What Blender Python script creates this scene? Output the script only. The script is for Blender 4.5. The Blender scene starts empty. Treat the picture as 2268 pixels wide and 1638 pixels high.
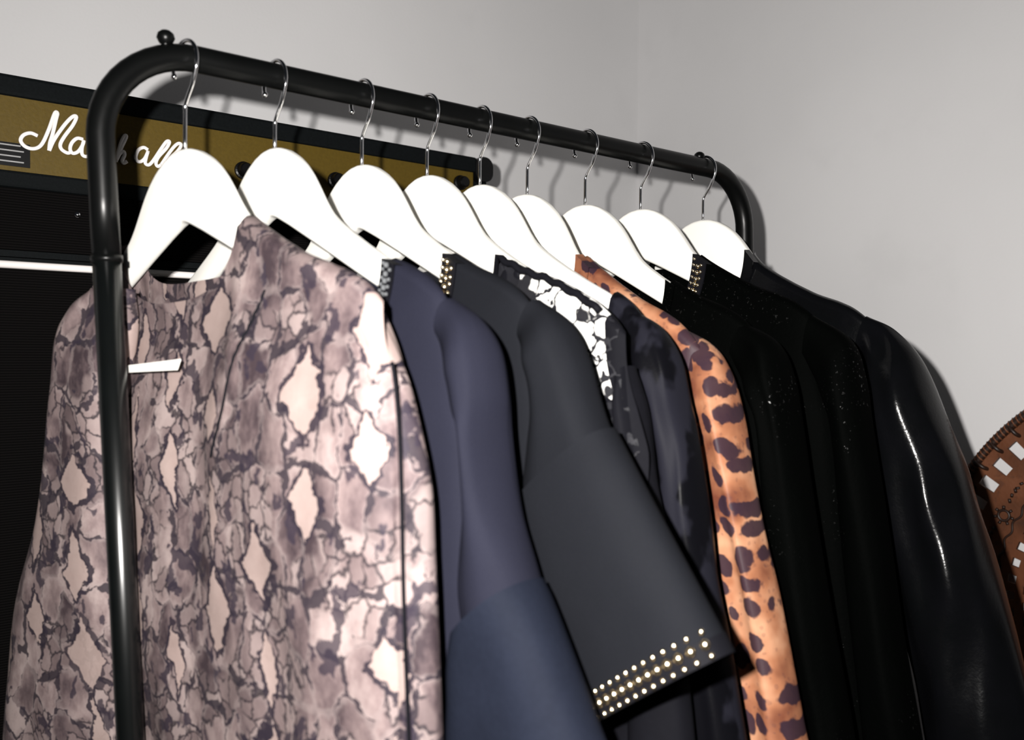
import bpy, bmesh, math, random
from mathutils import Vector, Matrix, noise
random.seed(7)
scene = bpy.context.scene
C = scene.collection
PI = math.pi
W, H, F = 2268, 1638, 1900.0

# ------------------------------------------------------------------ camera
CAM = Vector((-0.21546, -0.70652, 1.26256))
YAW, PITCH, ROLL = 0.66001, -0.01672, 0.00522
_f = Vector((math.sin(YAW)*math.cos(PITCH), math.cos(YAW)*math.cos(PITCH), math.sin(PITCH)))
_r = Vector((math.cos(YAW), -math.sin(YAW), 0))
_u = _r.cross(_f)
_R = math.cos(ROLL)*_r + math.sin(ROLL)*_u
_U = -math.sin(ROLL)*_r + math.cos(ROLL)*_u
cd = bpy.data.cameras.new('camera')
cd.sensor_width = 36.0
cd.lens = F/W*36.0
cd.clip_start = 0.02
cd.dof.use_dof = True
cd.dof.focus_distance = 0.98
cd.dof.aperture_fstop = 5.6
cam = bpy.data.objects.new('camera', cd)
C.objects.link(cam)
cam.matrix_world = Matrix(((_R.x, _U.x, -_f.x, CAM.x), (_R.y, _U.y, -_f.y, CAM.y), (_R.z, _U.z, -_f.z, CAM.z), (0, 0, 0, 1)))
scene.camera = cam

# ------------------------------------------------------------------ light: dim room, camera flash
wd = bpy.data.worlds.new('room_ambient')
scene.world = wd
wd.use_nodes = True
wd.node_tree.nodes['Background'].inputs[0].default_value = (0.75, 0.85, 1.0, 1)
wd.node_tree.nodes['Background'].inputs[1].default_value = 0.012
ld = bpy.data.lights.new('camera_flash', 'SPOT')
ld.energy = 77
ld.color = (1.0, 0.965, 0.93)
ld.shadow_soft_size = 0.007
ld.spot_size = math.radians(150)
ld.spot_blend = 1.0
flash = bpy.data.objects.new('camera_flash', ld)
C.objects.link(flash)
flash.location = CAM - 0.052*_R + 0.042*_U
flash.rotation_euler = (_f + 0.12*_R).to_track_quat('-Z', 'Y').to_euler()

vs = scene.view_settings
vs.view_transform = 'Standard'
vs.look = 'None'
vs.gamma = 1
vs.use_curve_mapping = False
vs.exposure = 0.0

# ------------------------------------------------------------------ pixel -> plane helpers
def ray(px):
    return _f + _R*((px[0]-W/2)/F) - _U*((px[1]-H/2)/F)
def on_plane(px, p0, n):
    d = ray(px); n = Vector(n)
    return CAM + d*((Vector(p0)-CAM).dot(n)/d.dot(n))
def on_y(px, y): return on_plane(px, (0, y, 0), (0, 1, 0))

XS = [0.0, 0.075, 0.1578, 0.2278, 0.2904, 0.3521, 0.4347, 0.5228, 0.6351]
HZ = [1.4256, 1.438, 1.4353, 1.4351, 1.4341, 1.4322, 1.4304, 1.4349, 1.4339]
TILT = [-2.2, 0, 0, 0, 0.6, 6.0, 2.5, 0, 0]      # near arm down, degrees
PHI = [0.22, 0.14, 0.10, 0.07, 0.04, 0.06, 0.06, 0.06, 0.06]
def frame(i, dphi=0):
    a = PHI[i]+dphi
    return Vector((XS[i], 0, 0)), Vector((math.sin(a), -math.cos(a), 0)), Vector((math.cos(a), math.sin(a), 0))
def uz(px, i, dphi=0, n0=0.0):
    p0, u, n = frame(i, dphi)
    q = on_plane(px, p0+n*n0, n)
    return ((q-p0).dot(u), q.z)

# ------------------------------------------------------------------ object helpers
def link(name, me, mat, parent=None, smooth=True):
    o = bpy.data.objects.new(name, me)
    C.objects.link(o)
    if mat is not None:
        me.materials.clear(); me.materials.append(mat)
    if smooth:
        me.polygons.foreach_set('use_smooth', [True]*len(me.polygons))
    if parent is not None: o.parent = parent
    return o
def mesh(name, v, f):
    me = bpy.data.meshes.new(name)
    me.from_pydata([tuple(x) for x in v], [], f)
    me.update()
    return me
def tag(o, label=None, cat=None, group=None, kind=None):
    if label: o['label'] = label
    if cat: o['category'] = cat
    if group: o['group'] = group
    if kind: o['kind'] = kind
    return o
def empty(name, loc, rz=0):
    o = bpy.data.objects.new(name, None)
    o.empty_display_size = 0.05
    C.objects.link(o)
    o.location = loc
    o.rotation_euler = (0, 0, rz)
    return o
def box(name, lo, hi, mat, parent=None, bevel=0.0, seg=2):
    bm = bmesh.new()
    bmesh.ops.create_cube(bm, size=1)
    for v in bm.verts:
        v.co = Vector([lo[k] + (v.co[k]+0.5)*(hi[k]-lo[k]) for k in range(3)])
    if bevel:
        bmesh.ops.bevel(bm, geom=bm.edges[:], offset=bevel, segments=seg, affect='EDGES', profile=0.5)
    me = bpy.data.meshes.new(name); bm.to_mesh(me); bm.free()
    o = link(name, me, mat, parent, smooth=False)
    return o
def catmull(pts, k):
    pts = [Vector(p) for p in pts]
    out = []
    n = len(pts)
    for i in range(n-1):
        p0 = pts[i-1] if i else pts[0]*2-pts[1]
        p1, p2 = pts[i], pts[i+1]
        p3 = pts[i+2] if i+2 < n else pts[-1]*2-pts[-2]
        for j in range(k):
            t = j/k
            out.append(0.5*((2*p1) + (p2-p0)*t + (2*p0-5*p1+4*p2-p3)*t*t + (3*p1-p0-3*p2+p3)*t**3))
    out.append(pts[-1])
    return out
def tube(path, r, seg=12, cap=True):
    """verts, faces of a round tube along a path (r: number or list)"""
    path = [Vector(p) for p in path]
    n = len(path)
    rs = r if isinstance(r, (list, tuple)) else [r]*n
    v, f = [], []
    t0 = (path[1]-path[0]).normalized()
    ref = Vector((0, 0, 1)) if abs(t0.z) < 0.9 else Vector((1, 0, 0))
    a = t0.cross(ref).normalized()
    for i in range(n):
        t = (path[min(i+1, n-1)]-path[max(i-1, 0)]).normalized()
        a = (a - t*a.dot(t)).normalized()
        b = t.cross(a)
        for k in range(seg):
            an = 2*PI*k/seg
            v.append(path[i] + (a*math.cos(an)+b*math.sin(an))*rs[i])
    for i in range(n-1):
        for k in range(seg):
            k2 = (k+1) % seg
            f.append((i*seg+k, i*seg+k2, (i+1)*seg+k2, (i+1)*seg+k))
    if cap:
        f.append(tuple(range(seg-1, -1, -1)))
        f.append(tuple((n-1)*seg+k for k in range(seg)))
    return v, f
def joinvf(parts):
    V, Fc = [], []
    for v, f in parts:
        o = len(V); V += list(v); Fc += [tuple(i+o for i in q) for q in f]
    return V, Fc
def ball_mesh(name, r, sx=1, sy=1, sz=1, seg=12, rings=8):
    bm = bmesh.new()
    bmesh.ops.create_uvsphere(bm, u_segments=seg, v_segments=rings, radius=r)
    for v in bm.verts: v.co = Vector((v.co.x*sx, v.co.y*sy, v.co.z*sz))
    me = bpy.data.meshes.new(name); bm.to_mesh(me); bm.free()
    return me

# ------------------------------------------------------------------ materials
class NT:
    def __init__(self, name, rough=0.6, metal=0.0, spec=0.5):
        self.m = bpy.data.materials.new(name)
        self.m.use_nodes = True
        self.t = self.m.node_tree
        self.b = self.t.nodes['Principled BSDF']
        self.b.inputs['Roughness'].default_value = rough
        self.b.inputs['Metallic'].default_value = metal
        self.b.inputs['Specular IOR Level'].default_value = spec
        self._c = None
    def n(self, t, **kw):
        x = self.t.nodes.new(t)
        for k, v in kw.items(): setattr(x, k, v)
        return x
    def set(self, sock, val):
        if isinstance(val, bpy.types.NodeSocket): self.t.links.new(val, sock)
        elif isinstance(val, (tuple, list)) and len(val) == 3 and sock.type == 'RGBA': sock.default_value = (*val, 1)
        else: sock.default_value = val
    def coord(self):
        if self._c is None: self._c = self.n('ShaderNodeTexCoord').outputs['Object']
        return self._c
    def math(self, op, a, b=0.0, clamp=False):
        x = self.n('ShaderNodeMath', operation=op, use_clamp=clamp)
        self.set(x.inputs[0], a); self.set(x.inputs[1], b)
        return x.outputs[0]
    def vmath(self, op, a, b):
        x = self.n('ShaderNodeVectorMath', operation=op)
        self.set(x.inputs[0], a); self.set(x.inputs[1], b)
        return x.outputs[0]
    def scale(self, v, s): return self.vmath('MULTIPLY', v, s)
    def noise(self, v, s, detail=3, rough=0.5, col=False):
        x = self.n('ShaderNodeTexNoise')
        self.set(x.inputs['Vector'], v); x.inputs['Scale'].default_value = s
        x.inputs['Detail'].default_value = detail; x.inputs['Roughness'].default_value = rough
        return x.outputs['Color' if col else 'Fac']
    def vor(self, v, s, feat='F1', rnd=1.0, out='Distance', dims='3D'):
        x = self.n('ShaderNodeTexVoronoi', feature=feat, voronoi_dimensions=dims)
        self.set(x.inputs['Vector'], v); x.inputs['Scale'].default_value = s
        x.inputs['Randomness'].default_value = rnd
        return x.outputs[out]
    def ramp(self, f, stops, mode='LINEAR'):
        x = self.n('ShaderNodeValToRGB')
        self.set(x.inputs[0], f)
        r = x.color_ramp; r.interpolation = mode
        while len(r.elements) < len(stops): r.elements.new(0.5)
        for e, (p, c) in zip(r.elements, stops):
            e.position = p; e.color = (*c, 1) if isinstance(c, (tuple, list)) else (c, c, c, 1)
        return x.outputs[0]
    def mix(self, f, a, b, mode='MIX'):
        x = self.n('ShaderNodeMix', data_type='RGBA', blend_type=mode)
        self.set(x.inputs[0], f); self.set(x.inputs[6], a); self.set(x.inputs[7], b)
        return x.outputs[2]
    def step(self, v, a, b):
        x = self.n('ShaderNodeMapRange', interpolation_type='SMOOTHSTEP')
        self.set(x.inputs[0], v); self.set(x.inputs[1], a); self.set(x.inputs[2], b)
        return x.outputs[0]
    def sep(self, v):
        x = self.n('ShaderNodeSeparateXYZ'); self.set(x.inputs[0], v); return x.outputs
    def comb(self, a, b, c):
        x = self.n('ShaderNodeCombineXYZ')
        self.set(x.inputs[0], a); self.set(x.inputs[1], b); self.set(x.inputs[2], c)
        return x.outputs[0]
    def col(self, c): self.set(self.b.inputs['Base Color'], c)
    def rough(self, c): self.set(self.b.inputs['Roughness'], c)
    def bump(self, h, strength=0.3, dist=0.002):
        x = self.n('ShaderNodeBump')
        x.inputs['Strength'].default_value = strength; x.inputs['Distance'].default_value = dist
        self.set(x.inputs['Height'], h)
        self.t.links.new(x.outputs[0], self.b.inputs['Normal'])
    def sheen(self, w, tint=(1, 1, 1), r=0.4):
        self.b.inputs['Sheen Weight'].default_value = w
        self.b.inputs['Sheen Tint'].default_value = (*tint, 1)
        self.b.inputs['Sheen Roughness'].default_value = r

def m_wall(name, c):
    t = NT(name, 0.75, spec=0.2); p = t.coord()
    a = t.noise(p, 1.6, 4); b = t.noise(p, 9, 4); g = t.noise(p, 220, 2)
    k = t.mix(t.step(a, 0.35, 0.7), tuple(x*0.92 for x in c), c)
    k = t.mix(t.math('MULTIPLY', t.step(b, 0.55, 0.75), 0.25), k, tuple(x*0.85 for x in c))
    t.col(k); t.bump(g, 0.12, 0.002)
    return t.m
def m_plain(name, c, rough=0.5, metal=0.0, spec=0.5, grain=0, amp=0.15):
    t = NT(name, rough, metal, spec); p = t.coord()
    g = t.noise(p, grain or 40, 3)
    t.col(t.mix(g, tuple(x*(1-amp) for x in c), tuple(min(1, x*(1+amp)) for x in c)))
    if grain: t.bump(g, 0.2, 0.001)
    return t.m
def m_cloth(name, c, rough=0.8, weave=900, sheen=0.15, amp=0.25, spec=0.04):
    t = NT(name, rough, spec=spec); p = t.coord()
    g = t.noise(p, weave, 2); l = t.noise(p, 14, 3)
    k = t.mix(l, tuple(x*(1-amp) for x in c), tuple(x*(1+amp) for x in c))
    t.col(t.mix(t.math('MULTIPLY', g, 0.5), k, tuple(x*0.6 for x in c)))
    t.bump(g, 0.25, 0.0006); t.sheen(sheen, (0.7, 0.75, 1.0))
    return t.m
def m_snake():
    t = NT('python_print_cotton', 0.72, spec=0.25); p = t.coord()
    d = t.vmath('SUBTRACT', t.noise(p, 24, 4, 0.6, col=True), (0.5, 0.5, 0.5))
    d2 = t.vmath('SUBTRACT', t.noise(p, 140, 3, 0.6, col=True), (0.5, 0.5, 0.5))
    q = t.vmath('ADD', p, t.vmath('ADD', t.scale(d, (0.030, 0, 0.040)), t.scale(d2, (0.0075, 0, 0.0075))))
    s = t.sep(q)
    one = lambda x: t.math('SUBTRACT', 1.0, x)
    mul = lambda *a: a[0] if len(a) == 1 else t.math('MULTIPLY', a[0], mul(*a[1:]))
    # chains of pale lozenges
    U = t.math('DIVIDE', t.math('ADD', s[0], mul(s[2], 0.10)), 0.056)
    col = t.math('FLOOR', U)
    Z = t.math('ADD', t.math('DIVIDE', s[2], 0.070), mul(col, 0.37))
    row = t.math('FLOOR', Z)
    wn = t.n('ShaderNodeTexWhiteNoise', noise_dimensions='2D')
    t.set(wn.inputs['Vector'], t.comb(col, row, 0.0))
    rn = t.sep(wn.outputs['Color'])
    fu = t.math('ABSOLUTE', t.math('SUBTRACT', t.math('FRACT', U), 0.5))
    fz = t.math('ABSOLUTE', t.math('SUBTRACT', t.math('FRACT', Z), 0.5))
    dd = t.math('ADD', mul(fu, t.math('ADD', 1.0, mul(rn[0], 2.2))), mul(fz, t.math('ADD', 0.80, mul(rn[1], 0.6))))
    keep = t.step(rn[2], 0.40, 0.42)
    loz = mul(keep, one(t.step(dd, 0.40, 0.415)))
    wv = t.noise(p, 42, 3)
    rw = t.math('ADD', 0.415, mul(t.step(t.noise(p, 75, 3), 0.30, 0.66), 0.16))
    ring = mul(keep, one(loz), one(t.step(dd, rw, t.math('ADD', rw, 0.02))))
    # field of small scales
    sm_ = t.comb(mul(s[0], 74), mul(s[2], 56), 0.0)
    es = t.vor(sm_, 1, 'DISTANCE_TO_EDGE', 0.9, dims='2D')
    cs = t.sep(t.vor(sm_, 1, 'F1', 0.9, 'Color', dims='2D'))
    big = t.comb(mul(s[0], 40), mul(s[2], 26), 0.0)
    eb = t.vor(big, 1, 'DISTANCE_TO_EDGE', 0.8, dims='2D')
    cb = t.sep(t.vor(big, 1, 'F1', 0.8, 'Color', dims='2D'))
    patch = t.step(t.noise(p, 21, 2), 0.48, 0.55)
    soft = t.noise(t.scale(p, (1, 1, 0.6)), 34, 5, 0.65)
    base = t.ramp(t.math('ADD', mul(soft, 0.75), mul(cb[0], 0.25)), [(0.34, (0.030, 0.020, 0.024)), (0.45, (0.095, 0.068, 0.070)), (0.55, (0.165, 0.122, 0.120)), (0.68, (0.27, 0.215, 0.205))])
    base = t.mix(mul(patch, 0.6), base, t.ramp(cs[1], [(0, (0.07, 0.05, 0.052)), (0.5, (0.15, 0.112, 0.11)), (1, (0.27, 0.215, 0.205))]))
    halo = one(t.step(eb, 0.04, 0.14))
    base = t.mix(mul(halo, 0.30), base, (0.25, 0.205, 0.198))
    tb = mul(t.step(wv, 0.42, 0.70), 0.15)
    lb = mul(one(t.step(eb, mul(tb, 0.7), t.math('ADD', tb, 0.006))), t.step(wv, 0.40, 0.46))
    ls = mul(one(t.step(es, 0.02, 0.10)), patch)
    base = t.mix(mul(ls, 0.88), base, (0.012, 0.009, 0.013))
    base = t.mix(mul(lb, 0.9), base, (0.014, 0.010, 0.016))
    blot = t.step(t.noise(t.scale(q, (1, 1, 0.6)), 62, 2), 0.61, 0.635)
    base = t.mix(mul(blot, 0.85), base, (0.018, 0.013, 0.022))
    base = t.mix(mul(ring, 0.93), base, (0.014, 0.010, 0.017))
    lc = t.mix(t.noise(p, 60, 3), (0.22, 0.160, 0.145), (0.31, 0.242, 0.222))
    base = t.mix(mul(loz, 0.92), base, lc)
    t.col(base)
    t.bump(t.noise(p, 700, 2), 0.2, 0.0006)
    return t.m
def m_leopard():
    t = NT('leopard_print_satin', 0.5, spec=0.12); p = t.coord()
    d = t.vmath('SUBTRACT', t.noise(p, 45, 3, col=True), (0.5, 0.5, 0.5))
    q = t.vmath('ADD', p, t.scale(d, (0.016, 0, 0.016)))
    s = t.sep(q)
    v = t.comb(t.math('MULTIPLY', t.math('ADD', s[0], t.math('MULTIPLY', s[2], 0.35)), 62), t.math('MULTIPLY', s[2], 45), 0.0)
    d1 = t.vor(v, 1, 'F1', 0.85, dims='2D')
    size = t.math('ADD', t.math('MULTIPLY', t.noise(p, 24, 2), 0.5), 0.10)
    spot = t.math('SUBTRACT', 1.0, t.step(d1, t.math('SUBTRACT', size, 0.05), t.math('ADD', size, 0.03)))
    sm = t.math('SUBTRACT', 1.0, t.step(t.vor(q, 150, 'F1', 1.0), 0.22, 0.3))
    k = t.ramp(t.noise(p, 22, 3), [(0.33, (0.12, 0.038, 0.022)), (0.5, (0.29, 0.120, 0.062)), (0.66, (0.46, 0.245, 0.145))])
    k = t.mix(t.math('MULTIPLY', sm, 0.25), k, (0.05, 0.025, 0.03))
    t.col(t.mix(t.math('MULTIPLY', spot, 0.95), k, (0.022, 0.013, 0.022)))
    t.bump(t.noise(p, 500, 2), 0.1, 0.0005)
    return t.m
def m_jacquard():
    t = NT('black_jacquard_satin', 0.42, spec=0.05); p = t.coord()
    f = t.step(t.noise(t.scale(p, (1.4, 1, 0.7)), 24, 3), 0.46, 0.54)
    t.col(t.mix(f, (0.0025, 0.0025, 0.0035), (0.0095, 0.0095, 0.014)))
    t.rough(t.math('ADD', t.math('MULTIPLY', f, 0.2), 0.38))
    t.bump(t.math('ADD', f, t.noise(p, 500, 2)), 0.15, 0.0006)
    return t.m
def m_lace(lo=0.0, hi=0.0):
    """fine black lace mesh: black yarn with real see-through gaps"""
    t = NT('black_floral_lace', 0.7, spec=0.3); p = t.coord()
    d = t.vmath('SUBTRACT', t.noise(p, 90, 3, col=True), (0.5, 0.5, 0.5))
    q = t.vmath('ADD', p, t.scale(d, (0.022, 0.0, 0.022)))
    e = t.vor(t.scale(q, (1, 0.2, 1)), 48, 'DISTANCE_TO_EDGE', 1.0)
    fl = t.vor(t.scale(q, (1, 0.2, 1)), 60, 'F1', 1.0)
    yarn = t.math('MAXIMUM', t.math('SUBTRACT', 1.0, t.step(e, 0.03, 0.06)), t.math('SUBTRACT', 1.0, t.step(fl, 0.16, 0.22)))
    dense = t.step(t.math('ADD', t.noise(p, 34, 2), t.math('MULTIPLY', t.math('SUBTRACT', 0.200, t.sep(p)[0]), 2.6)), 0.57, 0.60)
    t.set(t.b.inputs['Alpha'], t.math('MAXIMUM', yarn, t.math('MULTIPLY', dense, 0.93)))
    t.col(t.mix(t.noise(p, 60, 2), (0.004, 0.004, 0.006), (0.010, 0.010, 0.014)))
    t.bump(yarn, 0.4, 0.001)
    return t.m
def m_velvet(name, c, glint=0.0):
    t = NT(name, 0.8, spec=0.02); p = t.coord()
    t.col(t.mix(t.noise(p, 30, 3), tuple(x*0.5 for x in c), c))
    if glint:
        g = t.step(t.noise(p, 330, 2, 0.6), 0.66, 0.70)
        g = t.math('MULTIPLY', g, t.step(t.noise(t.scale(p, (1, 1, 0.5)), 15, 2), 0.5, 0.62))
        t.rough(t.math('SUBTRACT', 0.75, t.math('MULTIPLY', g, 0.5)))
        t.set(t.b.inputs['Specular IOR Level'], t.math('ADD', 0.02, t.math('MULTIPLY', g, 0.98)))
    t.sheen(0.0)
    t.bump(t.noise(p, 240, 3), 0.35, 0.001)
    return t.m
def m_coated():
    t = NT('black_coated_leather', 0.30, spec=0.20); p = t.coord()
    t.col(t.mix(t.noise(p, 25, 3), (0.0015, 0.0018, 0.0018), (0.003, 0.003, 0.004)))
    t.rough(t.math('ADD', 0.15, t.math('MULTIPLY', t.noise(p, 160, 3), 0.10)))
    t.bump(t.noise(p, 420, 3), 0.18, 0.0008)
    return t.m
def m_fan():
    t = NT('tan_tooled_leather', 0.55, spec=0.4); p = t.coord()
    k = t.ramp(t.noise(p, 16, 4), [(0.3, (0.07, 0.022, 0.007)), (0.55, (0.135, 0.043, 0.015)), (0.75, (0.19, 0.068, 0.030))])
    t.col(t.mix(t.math('MULTIPLY', t.step(t.noise(p, 70, 3), 0.55, 0.7), 0.4), k, (0.04, 0.015, 0.008)))
    t.bump(t.noise(p, 200, 3), 0.3, 0.001)
    return t.m
def m_grille():
    t = NT('black_grille_cloth', 0.9, spec=0.03); p = t.coord()
    s = t.sep(p)
    w = t.math('SINE', t.math('MULTIPLY', s[2], 2200.0))
    t.col(t.mix(t.math('MULTIPLY', t.math('ADD', w, 1.0), 0.5), (0.0015, 0.0014, 0.0014), (0.0045, 0.004, 0.004)))
    t.bump(w, 0.3, 0.001)
    return t.m

M = {
 'wall': m_wall('grey_white_plaster', (0.79, 0.785, 0.79)),
 'floor': m_plain('grey_concrete', (0.16, 0.15, 0.14), 0.7, grain=12),
 'rack': m_plain('black_powder_coat', (0.002, 0.0022, 0.0022), 0.32, spec=0.18, amp=0.3),
 'post': m_plain('black_gloss_paint', (0.002, 0.0025, 0.0025), 0.27, spec=0.6, amp=0.3),
 'hanger': m_plain('white_lacquered_wood', (0.86, 0.85, 0.80), 0.35, grain=0, amp=0.02),
 'chrome': m_plain('chrome_wire', (0.82, 0.82, 0.84), 0.10, 1.0, amp=0.03),
 'vinyl': m_plain('black_vinyl_tolex', (0.0035, 0.0045, 0.005), 0.7, spec=0.06, grain=420, amp=0.4),
 'plastic': m_plain('black_plastic', (0.003, 0.003, 0.0035), 0.35, spec=0.2, amp=0.2),
 'gold': m_plain('brushed_gold_panel', (0.078, 0.050, 0.005), 0.55, 0.0, 0.2, grain=300, amp=0.18),
 'white': m_plain('white_plastic', (0.80, 0.76, 0.74), 0.4, amp=0.03),
 'paper': m_plain('white_card', (0.85, 0.83, 0.78), 0.6, amp=0.02),
 'grille': m_grille(),
 'snake': m_snake(), 'leopard': m_leopard(), 'jacquard': m_jacquard(), 'lace': m_lace(),
 'navy': m_cloth('slate_blue_crepe', (0.0125, 0.0130, 0.0215), 0.75, sheen=0.0),
 'navy_rib': m_cloth('slate_blue_crinkle', (0.0088, 0.0108, 0.0185), 0.7, 260, sheen=0.0, amp=0.4),
 'charcoal': m_cloth('charcoal_crepe', (0.0082, 0.0088, 0.0112), 0.75, sheen=0.0),
 'band': m_cloth('black_ribbon', (0.006, 0.006, 0.008), 0.6, sheen=0.0),
 'lace_dark': m_cloth('black_lace_over_cotton', (0.0055, 0.0055, 0.0075), 0.7, 110, sheen=0.0, amp=0.7),
 'lining': m_plain('white_lining', (0.75, 0.74, 0.71), 0.6, amp=0.05),
 'velvet': m_velvet('black_beaded_velvet', (0.0004, 0.0006, 0.0005), 1.0),
 'velvet2': m_velvet('black_plain_velvet', (0.0003, 0.0005, 0.0004), 0.5),
 'coated': m_coated(),
 'gilt': m_plain('pale_gold_metal', (0.95, 0.80, 0.55), 0.22, 1.0, amp=0.05),
 'crystal': m_plain('grey_crystal', (0.10, 0.105, 0.11), 0.3, 0.0, amp=0.2),
 'fan': m_fan(),
 'fan_dark': m_plain('dark_brown_lacing', (0.022, 0.009, 0.005), 0.45, grain=90, amp=0.4),
 'rubber': m_plain('black_rubber', (0.012, 0.012, 0.012), 0.8),
}

# ------------------------------------------------------------------ room
WY, WX = 0.65, 1.19
tag(box('wall_back', (-2.2, WY, 0), (WX+0.1, WY+0.1, 2.7), M['wall']), 'grey white plaster wall behind the clothes rack and amplifier', 'wall', kind='structure')
tag(box('wall_right', (WX, -2.6, 0), (WX+0.1, WY, 2.7), M['wall']), 'grey white plaster wall beyond the far end of the clothes rack', 'wall', kind='structure')
tag(box('floor', (-2.2, -2.6, -0.1), (WX+0.1, WY+0.1, 0), M['floor']), 'grey concrete floor under the clothes rack', 'floor', kind='structure')

# ------------------------------------------------------------------ amplifier stack
AY = 0.35
def rounded_slab(x0, x1, z0, z1, y0, y1, r, k=6):
    pts = []
    for cx, cz, a0 in ((x1-r, z1-r, 0), (x0+r, z1-r, 90), (x0+r, z0+r, 180), (x1-r, z0+r, 270)):
        for j in range(k+1):
            a = math.radians(a0+90*j/k)
            pts.append((cx+r*math.cos(a), cz+r*math.sin(a)))
    n = len(pts)
    v = [(x, y0, z) for x, z in pts]+[(x, y1, z) for x, z in pts]
    f = [tuple(range(n-1, -1, -1)), tuple(range(n, 2*n))]+[(i, (i+1) % n, n+(i+1) % n, n+i) for i in range(n)]
    return v, f
def slab(name, x0, x1, z0, z1, y0, y1, r, mat, parent):
    return link(name, mesh(name, *rounded_slab(x0, x1, z0, z1, y0, y1, r)), mat, parent, smooth=False)

AX0, AX1 = -0.20, 0.562
head = empty('amplifier_head', (0.18, 0.48, 1.366))
tag(head, 'black amplifier head with gold front panel and white script logo', 'amplifier')
head_inv = Matrix.Translation(-Vector((0.18, 0.48, 1.366)))
def hp(o):
    o.data.transform(head_inv); o.parent = head; return o
hp(slab('cabinet_shell', AX0, AX1, 1.367, 1.560, AY+0.012, WY-0.03, 0.022, M['vinyl'], None))
hp(box('top_trim', (AX0+0.004, AY-0.002, 1.537), (AX1-0.026, AY+0.014, 1.560), M['vinyl'], None, 0.004))
hp(box('gold_panel', (AX0+0.01, AY+0.002, 1.458), (AX1-0.032, AY+0.013, 1.537), M['gold'], None))
hp(box('lower_trim', (AX0+0.004, AY-0.001, 1.440), (AX1-0.004, AY+0.013, 1.458), M['vinyl'], None, 0.003))
hp(box('front_grille', (AX0+0.01, AY+0.004, 1.374), (AX1-0.01, AY+0.013, 1.440), M['grille'], None))
for x0 in (AX0-0.002, AX1-0.030):
    for z0 in (1.525, 1.366):
        hp(slab('corner_protector', x0, x0+0.032, z0, z0+0.037, AY-0.003, AY+0.045, 0.014, M['plastic'], None))
# logo: strokes of the script lettering, traced on the gold panel
LG = [
 [(430,520),(350,488),(270,510),(235,570),(275,632),(350,665),(430,655),(490,595),(560,440),(625,262),(655,262),(640,330),(600,500),(570,600),(560,690)],
 [(560,690),(620,560),(740,390),(830,300),(872,305),(830,400),(740,520),(690,610),(700,670),(760,712),(800,712)],
 [(950,560),(880,548),(820,600),(800,670),(830,718),(890,700),(940,630),(960,570)],
 [(958,570),(935,660),(940,735),(990,755),(1040,720),(1090,640),(1105,610)],
 [(1105,610),(1100,650),(1140,660),(1160,650),(1140,730),(1150,775),(1190,780),(1230,740),(1265,660)],
 [(1265,660),(1250,710),(1290,760),(1270,800),(1220,795)],
 [(1290,800),(1340,740),(1400,620),(1440,530),(1420,520),(1380,600),(1340,740),(1320,815)],
 [(1325,800),(1370,720),(1410,700),(1420,740),(1395,800),(1410,830),(1450,810)],
 [(1690,680),(1640,652),(1580,680),(1550,750),(1560,800),(1600,815),(1650,780),(1690,700)],
 [(1690,690),(1665,780),(1660,835),(1700,850),(1750,800),(1830,680),(1900,585),(1935,590),(1900,660),(1810,760),(1780,830),(1800,868),(1840,850)],
 [(1840,850),(1920,730),(1990,640),(2040,605),(2068,625),(2030,690),(1940,780),(1905,860),(1930,890),(1980,870)],
]
parts = []
for st in LG:
    pts = [on_y((x/5.155, 200+y/5.155), AY) for x, y in st]
    pth = catmull(pts, 5)
    v, f = tube(pth, 0.0021, 8)
    v = [Vector((p.x, AY-0.0005+(p.y-AY)*0.45, p.z)) for p in v]
    parts.append((v, f))
lg = hp(link('logo_script', mesh('logo_script', *joinvf(parts)), M['white']))
lg['label'] = 'white script lettering reading Marshall'
# small rating plate with printed lines
a, b = on_y((0, 320), AY), on_y((67, 372), AY)
pl = hp(box('rating_plate', (a.x-0.055, AY+0.0005, b.z), (b.x, AY+0.003, a.z+0.004), M['plastic'], None))
for k in range(4):
    z = b.z+0.004+k*0.0058
    o = box('printed_line', (a.x-0.05, AY-0.0001, z), (b.x-0.006-0.003*(k % 2), AY+0.001, z+0.0014), m_plain('grey_print', (0.25, 0.25, 0.25)) if k == 0 else bpy.data.materials['grey_print'], None)
    o.data.transform(head_inv); o.parent = pl
# knobs along the right half of the panel
kv, kf = [], []
KN = mesh('control_knob', *tube([(0, 0, 0), (0, -0.004, 0), (0, -0.005, 0), (0, -0.014, 0), (0, -0.016, 0)], [0.011, 0.011, 0.009, 0.008, 0.0065], 20))
for px in ((538, 378), (742, 400), (930, 425), (1018, 405)):
    q = on_y(px, AY+0.002)
    if q.x > AX1-0.035: continue
    o = link('control_knob', KN, M['plastic'], head, smooth=False)
    o.location = head_inv @ Vector((q.x, AY+0.002, max(q.z, 1.470)))
q = on_y((172, 475), AY)
sw = link('input_jack', ball_mesh('input_jack', 0.004, 1, 1, 1), M['chrome'], head)
sw.location = head_inv @ Vector((q.x, AY+0.002, q.z))
hnd = [Vector((0.08, 0.48, 1.558)), Vector((0.085, 0.48, 1.574)), Vector((0.13, 0.48, 1.580)), Vector((0.23, 0.48, 1.580)), Vector((0.275, 0.48, 1.574)), Vector((0.28, 0.48, 1.558))]
hp(link('carry_handle', mesh('carry_handle', *tube(catmull(hnd, 5), 0.008, 10)), M['plastic']))

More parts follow.
